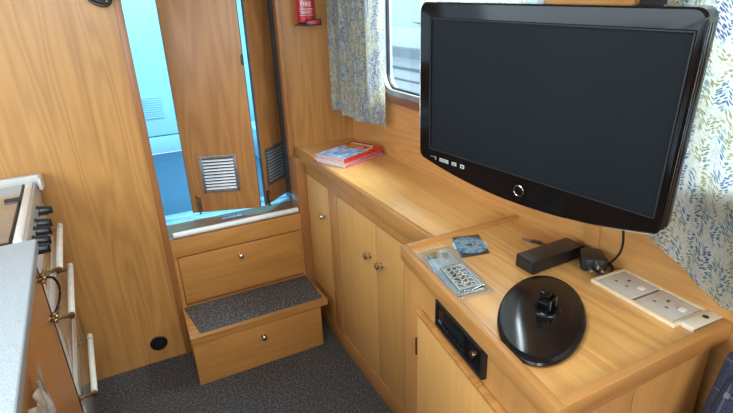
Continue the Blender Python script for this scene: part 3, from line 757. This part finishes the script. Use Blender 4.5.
for nm, lab, dx, dy, rot, cm, th in specs:
    G = MG @ Matrix.Translation((dx,dy,z)) @ Matrix.Rotation(math.radians(rot), 4, 'Z')
    m_ = thing(nm, lab, 'magazine', G, group='magazines on the long counter')
    MB(G).box((.001,.001,.0006), (.245,.166,th-.0006), .0008).build('pages', M_PAGE, m_)
    mb = MB(G); mb.box((0,0,0), (.247,.168,.0006)); mb.box((0,0,th-.0006), (.247,.168,th)); mb.box((0,-.0006,0), (.247,.0006,th), .0003)
    cv = mb.build('cover', cm if th != .0105 else M_PINK, m_)
    if 'topmost magazine' in lab:
        MB(G).box((.004,.004,th), (.165,.160,th+.0003)).build('cover_photo', M_COVB, cv)
        mb = MB(G)
        for k in range(7): mb.box((.208+.0*k,.028+k*.018,th+.0001), (.226,.040+k*.018,th+.0006), .0002)
        mb.build('masthead_print', plain('masthead_white', lin(236,224,216), .4), cv)
        mb = MB(G); mb.lathe([(0,0),(.024,0),(.024,.0006),(0,.0006)], (.178,.070,th), (0,0,1), 24); mb.box((.150,.095,th+.0001), (.198,.130,th+.0005)); mb.build('cover_flash', plain('orange_flash', lin(226,130,60), .4), cv)
        mb = MB(G); mb.box((.158,.010,th+.0003), (.200,.026,th+.0007)); mb.build('cover_caption', plain('yellow_caption', lin(230,200,90), .4), cv)
    z += th+.0003

# ------------------------------------------------------------------ curtains
def curtain(y0, y1, x0, x1, z0, z1, amp, waves, hem, mat, ph=0.0, n=90):
    def f(u, v):
        y = y0+(y1-y0)*u; zz = hem(u) + (z1-hem(u))*v
        fold = amp*(1-.35*v)*(math.sin(ph+u*waves*2*math.pi)+.35*math.sin(1.7+ph+u*waves*4.7*math.pi+v*1.2))
        return (x0+(x1-x0)*u + fold, y+.25*fold, zz)
    return MB().grid(f, n, 24, .0012).build('cloth', mat)
ct = thing('curtain', 'leaf print curtain hanging between the extinguisher and the window', 'curtain', None, (.95,1.97,1.04), group='leaf print curtains')
o = curtain(1.760, 2.175, .972, .925, 1.0, 1.80, .010, 3.6, lambda u: (1.030 if u < .52 else 1.030+.002 if u < .78 else 1.040) + .006*math.sin(u*9), mk_curtain('leaf_print_far', .50, .80, .62, .06, .30))
o.parent = ct; o.matrix_parent_inverse = ct.matrix_world.inverted()
ct2 = thing('curtain', 'leaf print curtain gathered behind the television at the window edge', 'curtain', None, (.96,1.2,1.04), group='leaf print curtains')
o = curtain(.985, 1.500, .950, .972, 1.0, 1.80, .010, 4.5, lambda u: 1.085+.004*math.sin(u*12), mk_curtain('leaf_print_middle', .62, .80, .7))
o.parent = ct2; o.matrix_parent_inverse = ct2.matrix_world.inverted()
ct3 = thing('curtain', 'leaf print curtain drooping low beside the sockets right of the television', 'curtain', None, (.93,.3,1.0), group='leaf print curtains')
def hem3(u):   # the hem droops and rises again towards the camera
    y = .640-.54*u
    pts = ((.65,1.036),(.60,1.026),(.551,1.018),(.49,.976),(.445,.950),(.421,.944),(.40,.954),(.35,.98),(.05,1.0))
    for (a, za), (b_, zb) in zip(pts, pts[1:]):
        if b_ <= y <= a:
            s = (a-y)/(a-b_); return za+(zb-za)*s
    return pts[-1][1]
o = curtain(.640, .10, .958, .930, 1.0, 1.80, .011, 3.0, hem3, mk_curtain('leaf_print_near', .62, .82, .80, .0, .22), ph=math.pi*.55)
o.parent = ct3; o.matrix_parent_inverse = ct3.matrix_world.inverted()

# ------------------------------------------------------------------ galley: worktop, cooker, cupboard
KZ = .945
gw = thing('galley_worktop', 'pale speckled galley worktop at the left edge', 'worktop', KIT, (-.3,.7,.915))
mb = MB(KIT); mb.box((-.66,-.5,.915), (.020,1.500,KZ), .006, seg=3); mb.build('worktop_slab', M_SPECK, gw)
mb = MB(KIT)
pts = [(-.66,2.098),(.006,2.098),(.004,2.045),(.016,2.045),(.020,2.10),(.014,2.118),(.000,2.124),(-.66,2.124)]
mb.prism(pts, .920, KZ+.020, .003); mb.build('worktop_end_strip', plain('pale_grey_laminate', lin(206,206,202), .35), gw)
ck = thing('cooker', 'white cooker with dark knobs and three rail handles', 'cooker', KIT, (-.3,1.8,0))
Y0, Y1 = 1.506, 2.090
mb = MB(KIT); mb.box((-.60,Y0,.04), (-.020,Y1,.905), .003); mb.build('cooker_body', M_ENAMEL, ck)
mb = MB(KIT)
mb.prism([(-.018,.868),(-.002,.868),(.002,.90),(-.006,.938),(-.018,.938)], Y0, Y1, .001, plane='XZ'); cpn = mb.build('control_panel', plain('satin_silver_panel', lin(196,200,198), .3, .25), ck)
mb = MB(KIT); mb.box((-.036,Y0,.918), (-.012,Y1,.948), .010, seg=4); mb.build('front_rail', M_ENAMEL, ck)
# glass hob lid with steel edge
def mk_lid():
    t = NT('lid_reflection_grey'); v = t.coord((1,1,1)); c = t.ramp(t.noise(v, 6, 2), [(.3, lin(150,148,144)), (.7, lin(176,172,166))])  # pale grey base puts the lid's reflections into its colour
    t.set(Base_Color=c, Roughness=.22, Metallic=.5, Coat_Weight=.6); return t.m
mb = MB(KIT); mb.box((-.56,Y0+.012,.934), (-.042,Y1-.01,.942), .002); lid = mb.build('hob_lid', mk_lid(), ck)
mb = MB(KIT); mb.box((-.60,Y0,.900), (-.012,Y1,.932), .002); mb.build('hob_tray', M_ENAMEL, ck)
mb = MB(KIT); mb.box((-.56,Y0+.004,.934), (-.042,Y0+.012,.944), .001); mb.box((-.046,Y0+.012,.936), (-.040,Y1-.01,.944), .001); mb.build('lid_edging', M_STEEL, lid)
mb = MB(KIT); mb.cyl((-.060,1.90,.945), (-.040,1.90,.945), .006, n=12); mb.box((-.085,1.893,.943), (-.055,1.907,.950), .002); mb.build('lid_hinge', M_BLACK, lid)
for yk in (1.862,1.735,1.665,1.588,1.525):
    mb = MB(KIT)
    mb.lathe([(0,0),(.018,0),(.018,.004),(.0155,.007),(.0145,.028),(.012,.038),(0,.038)], (-.001,yk,.904), (1,0,-.08), 20)
    k = mb.build('control_knob', plain('blue_black_knob', lin(30,40,52), .3), ck)
    MB(KIT).box((.034,yk-.003,.888), (.042,yk+.003,.914), .001).build('knob_grip', M_BLACK, k)
    MB(KIT).lathe([(.0172,0),(.021,0),(.021,.0015),(.0172,.002),(.0172,0)], (0,yk,.900), (1,0,-.15), 20).build('knob_ring', M_ALUM, k)
doors = [('grill_door',.735,.862), ('oven_door',.455,.728), ('storage_door',.06,.447)]
hands = [(.808,1.576,1.950), (.668,1.545,1.905), (.385,1.485,1.870)]
for (nm, z0, z1), (hz, ya, yb) in zip(doors, hands):
    ya = max(ya, Y0+.02)
    d = MB(KIT).box((-.018,Y0+.004,z0), (.000,Y1-.004,z1), .004).build(nm, M_ENAMEL, ck)
    mb = MB(KIT); mb.box((-.0005,Y0+.06,z0+.02), (.0015,Y1-.06,z1-.045), .001); mb.build('door_glass', plain('bronze_glass_%s' % nm, lin(176,174,168), .15, .1, coat=1), d)
    mb = MB(KIT); mb.cyl((.042,ya,hz), (.042,yb,hz), .0095, n=18, bev=.002); mb.ball((.042,yb,hz), .0094)
    h = mb.build('handle', plain('ivory_handle', lin(240,240,234), .3), d)
    for yy in (ya-.006, yb-.03):
        b = MB(KIT); b.lathe([(0,0),(.011,0),(.011,.003),(.005,.006),(.005,.030),(.008,.035)], (0,yy,hz), (1,0,0), 16)
        b.lathe([(0,-.008),(.0085,-.007),(.0100,0),(.0085,.007),(0,.008)], (.042,yy,hz), (0,1,0), 16)
        b.build('handle_bracket', M_BRASS, h)
mb = MB(KIT); mb.box((-.020,Y0-.005,.02), (.0015,Y0+.001,.91), .0008); mb.build('side_gasket', M_BLACKM, ck)
gc = thing('galley_cabinet', 'brown oak galley cupboard under the speckled worktop', 'cabinet', KIT, (-.3,.7,0))
mb = MB(KIT); mb.box((-.60,-.5,0), (-.020,1.498,.914)); mb.build('carcass', M_GCAB, gc)
mb = MB(KIT); mb.box((-.019,.66,.06), (.0,1.496,.905), .002); dd = mb.build('door', M_GCAB, gc)
mb = MB(KIT); mb.box((-.019,-.48,.06), (.0,.655,.905), .002); mb.build('door', M_GCAB, gc)
# brass hooks holding a looped cord on the cupboard edge
hc = thing('hooked_cord', 'dark looped cord strung between two brass hooks beside the cooker', 'cord', KIT, (0,1.47,.79))
mb = MB(KIT)
mb.tube([(.008,1.452,.846),(.030,1.500,.820),(.036,1.510,.775),(.022,1.490,.735),(.006,1.457,.722)], .0035, 8); mb.build('cord', M_CABLE, hc)
for z, l in ((.846,.030), (.722,.010)):
    mb = MB(KIT); mb.lathe([(0,0),(.011,0),(.011,.003),(.005,.005),(.005,.012),(.009,.016),(.006,.020),(0,.021)], (0,1.452,z), (1,0,0), 16)
    mb.tube([(.010,1.452,z),(.014+l*.5,1.470,z+.004),(.012+l,1.500,z)], .004, 8); mb.ball((.012,1.445,z-.006), .007); mb.ball((.012,1.460,z+.006), .007)
    mb.build('brass_hook', M_BRASS, hc)
# plastic bag hanging on the cupboard door
def bagf(u, v):
    y = .86+.17*u*(1-.15*v)+.02*v; z = .52+.345*v - .018*v*abs(math.sin(u*6.3))
    cr_ = .004*math.sin(u*17+v*5)+.003*math.sin(u*37-v*9)+.003*math.sin(v*21+u*6)
    return (.013+.012*(1-v)+.010*math.sin(u*math.pi)+cr_, y, z)
bg = thing('plastic_bag', 'crumpled translucent white bag hanging on the galley cupboard', 'bag', KIT, (.01,.95,.85))
t = NT('white_bag_film'); v = t.coord((1,1,1)); c = t.ramp(t.noise(v, 30, 3), [(.35, lin(196,190,182)), (.6, lin(232,228,222))]); t.set(Base_Color=c, Roughness=.3, Transmission_Weight=.15)
MB(KIT).grid(bagf, 44, 24, .0008).build('bag_film', t.m, bg, sharp=80)
mb = MB(KIT); mb.tube([(.018,1.000,.792),(.020,1.008,.806),(.018,1.022,.806),(.012,1.024,.794),(.010,1.008,.788),(.018,1.000,.792)], .0028, 8); mb.build('bag_ring', M_BRASS, bg)

# ------------------------------------------------------------------ seat cushion by the cabinet end
cuM = Matrix.Translation((.900,.080,.80)) @ Matrix.Rotation(math.radians(17), 4, 'Y')
t = NT('quilted_blue_cloth'); tcn = t.n('ShaderNodeTexCoord'); sp = t.n('ShaderNodeSeparateXYZ'); t.l(tcn.outputs['Object'], sp.inputs[0])
def line(s, p):
    q = t.math('PINGPONG', t.math('ADD', s, 10.0), p); return q
ly = line(sp.outputs[1], .030); lz = line(sp.outputs[2], .030)
mn = t.math('MINIMUM', ly, lz); mxx = t.math('MAXIMUM', ly, lz)
base = t.ramp(t.noise(t.coord((1,1,1)), 300, 3), [(.35, lin(30,34,50)), (.65, lin(56,62,84))])
lf = t.math('LESS_THAN', mn, .0016); cf = t.math('LESS_THAN', mxx, .0055)
col = t.mix(t.math('MULTIPLY', lf, .55), base, lin(98,100,118)); col = t.mix(t.math('MULTIPLY', cf, .8), col, lin(120,112,118))
t.set(Base_Color=col, Roughness=.95); t.bump(mn, .6, .01)
cu = thing('seat_cushion', 'dark blue quilted cushion leaning beyond the cabinet end', 'cushion', cuM)
MB(cuM).box((-.034,-.40,-.385), (.034,.290,.10), .026, seg=5).build('cushion_body', t.m, cu)
mb = MB(cuM); mb.tube([(-.034,.26,-.36),(-.034,.268,-.2),(-.034,.268,.0),(-.033,.26,.06)], .004, 8); mb.build('cushion_piping', plain('navy_piping', lin(28,30,44), .8), cu)
# bench it stands on
bn = thing('bench_seat', 'low oak bench seat beyond the end of the raised cabinet', 'bench', None, (.9,-.1,0))
MB().box((.72,-.9,0), (.94,.403,.40), .003).build('bench_box', M_FRAME, bn)

# ------------------------------------------------------------------ outside, through the doorway: cockpit
struct(MB().box((-.6,2.52,.40), (1.21,4.0,.50)), 'floor_cockpit', plain('painted_deck', lin(96,104,112), .6, scale=8))
GRP = plain('white_fibreglass', lin(225,228,226), .3, grime=.02, scale=6)
lo_ = thing('cockpit_locker', 'white fibreglass cockpit locker seen through the door gap', 'locker', None, (.6,4.1,.5))
mb = MB(); mb.box((-.5,4.005,.5), (1.15,4.15,.628), .006); mb.box((-.5,4.005,.636), (1.15,4.15,2.1), .006); mb.build('locker_front', GRP, lo_)
MB().box((-.5,4.010,.62), (1.15,4.14,.64)).build('locker_gap', M_GREYP, lo_)
mb = MB(); 
for k in range(10):
    z = .770+k*.0165; mb.box((.195,3.995,z), (.335,4.006,z+.008), .002)
lv = mb.build('louvre_vent', GRP, lo_)
def mk_tarp():
    t = NT('blue_tarpaulin'); v = t.coord((1,1,1)); c = t.ramp(t.noise(v, 5, 2), [(.3, lin(30,130,200)), (.7, lin(50,160,225))])
    t.set(Base_Color=c, Roughness=.6); tr = t.n('ShaderNodeBsdfTranslucent'); t.l(c, tr.inputs[0]); mx = t.n('ShaderNodeMixShader'); mx.inputs[0].default_value = .5
    t.l(t.b.outputs[0], mx.inputs[1]); t.l(tr.outputs[0], mx.inputs[2]); t.l(mx.outputs[0], t.out.inputs[0]); return t.m
tp = thing('boat_cover', 'blue tarpaulin cover stretched over the cockpit outside the doors', 'cover', None, (.6,3.3,2.2))
mb = MB(); mb.box((-.7,2.24,2.20), (1.23,4.2,2.206)); mb.box((-.70,2.24,.5), (-.694,4.2,2.2)); mb.box((1.22,2.24,.5), (1.226,4.2,2.2)); mb.build('cover_sheet', mk_tarp(), tp)
# coaming sides of the cockpit
co = thing('cockpit_coaming', 'white moulded side of the cockpit beyond the folding doors', 'coaming', None, (1.3,3.2,.5))
MB().box((1.155,2.53,.5), (1.205,4.0,1.3), .01).build('coaming_side', GRP, co)
co2 = thing('cockpit_bench', 'white moulded seat base in the cockpit behind the narrow door', 'bench', None, (1.1,3.0,.5))
MB().box((.85,2.7,.5), (1.15,3.7,.72), .02).build('seat_base', GRP, co2)

# ------------------------------------------------------------------ outside, through the side window: moored boat, water, pontoon
def mk_water():
    t = NT('harbour_water'); v = t.coord((1,1,1)); f = t.noise(v, 5, 4, .6, .5)
    t.set(Base_Color=t.ramp(f, [(.35, lin(90,120,118)), (.6, lin(140,160,150)), (.75, lin(176,190,186))]), Roughness=.25); t.bump(f, .3, .03); return t.m
struct(MB().box((1.35,-6,-.6), (14,16,-.5)), 'ground_water', mk_water())
bt = thing('moored_boat', 'white cabin boat moored outside the side window', 'boat', None, (3.6,5,0))
hull = plain('boat_hull_white', lin(206,214,216), .35, grime=.02)
def sect(pts, name, mat, y0=0.5, y1=9.5): return MB().prism(pts, y0, y1, plane='XZ').build(name, mat, bt)
sect([(2.95,.20),(5.2,.20),(5.4,.95),(3.02,.95)], 'hull', hull)
sect([(2.90,.95),(5.5,.95),(5.5,1.045),(2.90,1.045)], 'rubbing_strake', plain('grey_strake', lin(132,146,152), .5))
sect([(3.0,1.045),(5.3,1.045),(5.2,1.24),(3.08,1.24)], 'gunwale', hull)
sect([(3.30,1.24),(5.0,1.24),(4.8,2.6),(3.60,2.6)], 'cabin_side', plain('boat_cabin_pale', lin(200,220,226), .2))
mb = MB(); mb.box((2.985,.5,.80), (3.005,9.5,.825), .004); mb.box((2.985,.5,.68), (3.0,9.5,.70), .004); mb.build('hull_stripes', plain('stripe_grey', lin(120,132,138), .5), bt)
b = MB(); b.tube([(3.33,5.35,1.29),(3.32,5.10,1.27),(3.31,4.9,1.26),(3.31,3.2,1.26)], .018, 8); b.tube([(3.33,5.35,1.29),(3.42,5.42,1.6),(3.56,5.42,2.2)], .018, 8); b.build('cabin_window_rubber', plain('grey_rubber', lin(96,118,128), .5), bt)
b = MB(); b.tube([(3.30,4.62,1.27),(3.45,4.85,1.75),(3.58,5.05,2.4)], .035, 8); b.build('window_pillar', hull, bt)
pn = thing('pontoon', 'weathered timber pontoon between the boats', 'pontoon', None, (2.2,5,-.2))
mb = MB()
for k in range(60): mb.box((1.9,.5+k*.15,.16), (2.75,.638+k*.15,.19), .004)
mb.build('deck_boards', plain('weathered_boards', lin(150,160,152), .8, grime=.15, scale=20), pn)
MB().box((1.95,.5,-.5), (2.70,9.5,.15)).build('float', plain('pontoon_float', lin(96,104,104), .8), pn)

# ------------------------------------------------------------------ light
W = bpy.data.worlds.new('sky'); SC.world = W; W.use_nodes = True
nt = W.node_tree; bgn = nt.nodes['Background']
bgn.inputs[0].default_value = lin(205,226,240); bgn.inputs[1].default_value = 2.6
def area(name, loc, target, sx, sy, power, col, spread=180):
    l = bpy.data.lights.new(name, 'AREA'); l.shape = 'RECTANGLE'; l.size = sx; l.size_y = sy; l.energy = power; l.color = col
    l.spread = math.radians(spread)
    o = bpy.data.objects.new(name, l); COL.objects.link(o); o.location = loc
    o.rotation_euler = (Vector(target)-Vector(loc)).to_track_quat('-Z', 'Y').to_euler(); return o
area('daylight_left_window', (-1.2,1.1,1.45), (1.0,1.3,.9), 1.5, .8, 17, (.93,.97,1))
area('daylight_left_window_rear', (-1.2,-.45,1.45), (1.0,.4,.9), 1.6, .8, 12, (.93,.97,1))
area('daylight_side_window', (1.75,1.45,2.35), (.75,1.5,1.1), 1.2, .9, 108, (.92,.97,1))
area('daylight_side_window_near', (1.7,.25,2.3), (.7,.4,1.0), 1.0, .8, 34, (.92,.97,1))
area('overhead_fill', (-.15,.55,1.93), (-.15,.56,0), .6, .6, 14, (.93,.98,1))  # added soft overhead fill for handles and floor, no hatch is built
area('cabin_windscreen', (.0,-1.75,1.7), (.35,1.5,.8), 1.5, .6, 32, (.94,.98,1))
area('cockpit_under_blue_canopy', (.5,3.1,2.1), (.45,3.7,.9), 1.4, 1.0, 92, (.15,.66,1))
# ------------------------------------------------------------------ camera
R = [[0.8889157571639421, -0.45676482631339915, -0.03456400018148735], [-0.20022224698317623, -0.31957072900259964, -0.9261671560672808], [0.4119949374430025, 0.8302050605769862, -0.3755259364061278]]
cam = bpy.data.cameras.new('camera'); co_ = bpy.data.objects.new('camera', cam); COL.objects.link(co_)
cam.sensor_width = 36; cam.lens = 498.856/733*36; cam.clip_start = .02
co_.matrix_world = basis(R[0], [-x for x in R[1]], [-x for x in R[2]], (0,0,1.5))
SC.camera = co_
SC.view_settings.view_transform = 'Standard'; SC.view_settings.look = 'None'
SC.view_settings.exposure = 0.0; SC.view_settings.gamma = 1.0; SC.view_settings.use_curve_mapping = False
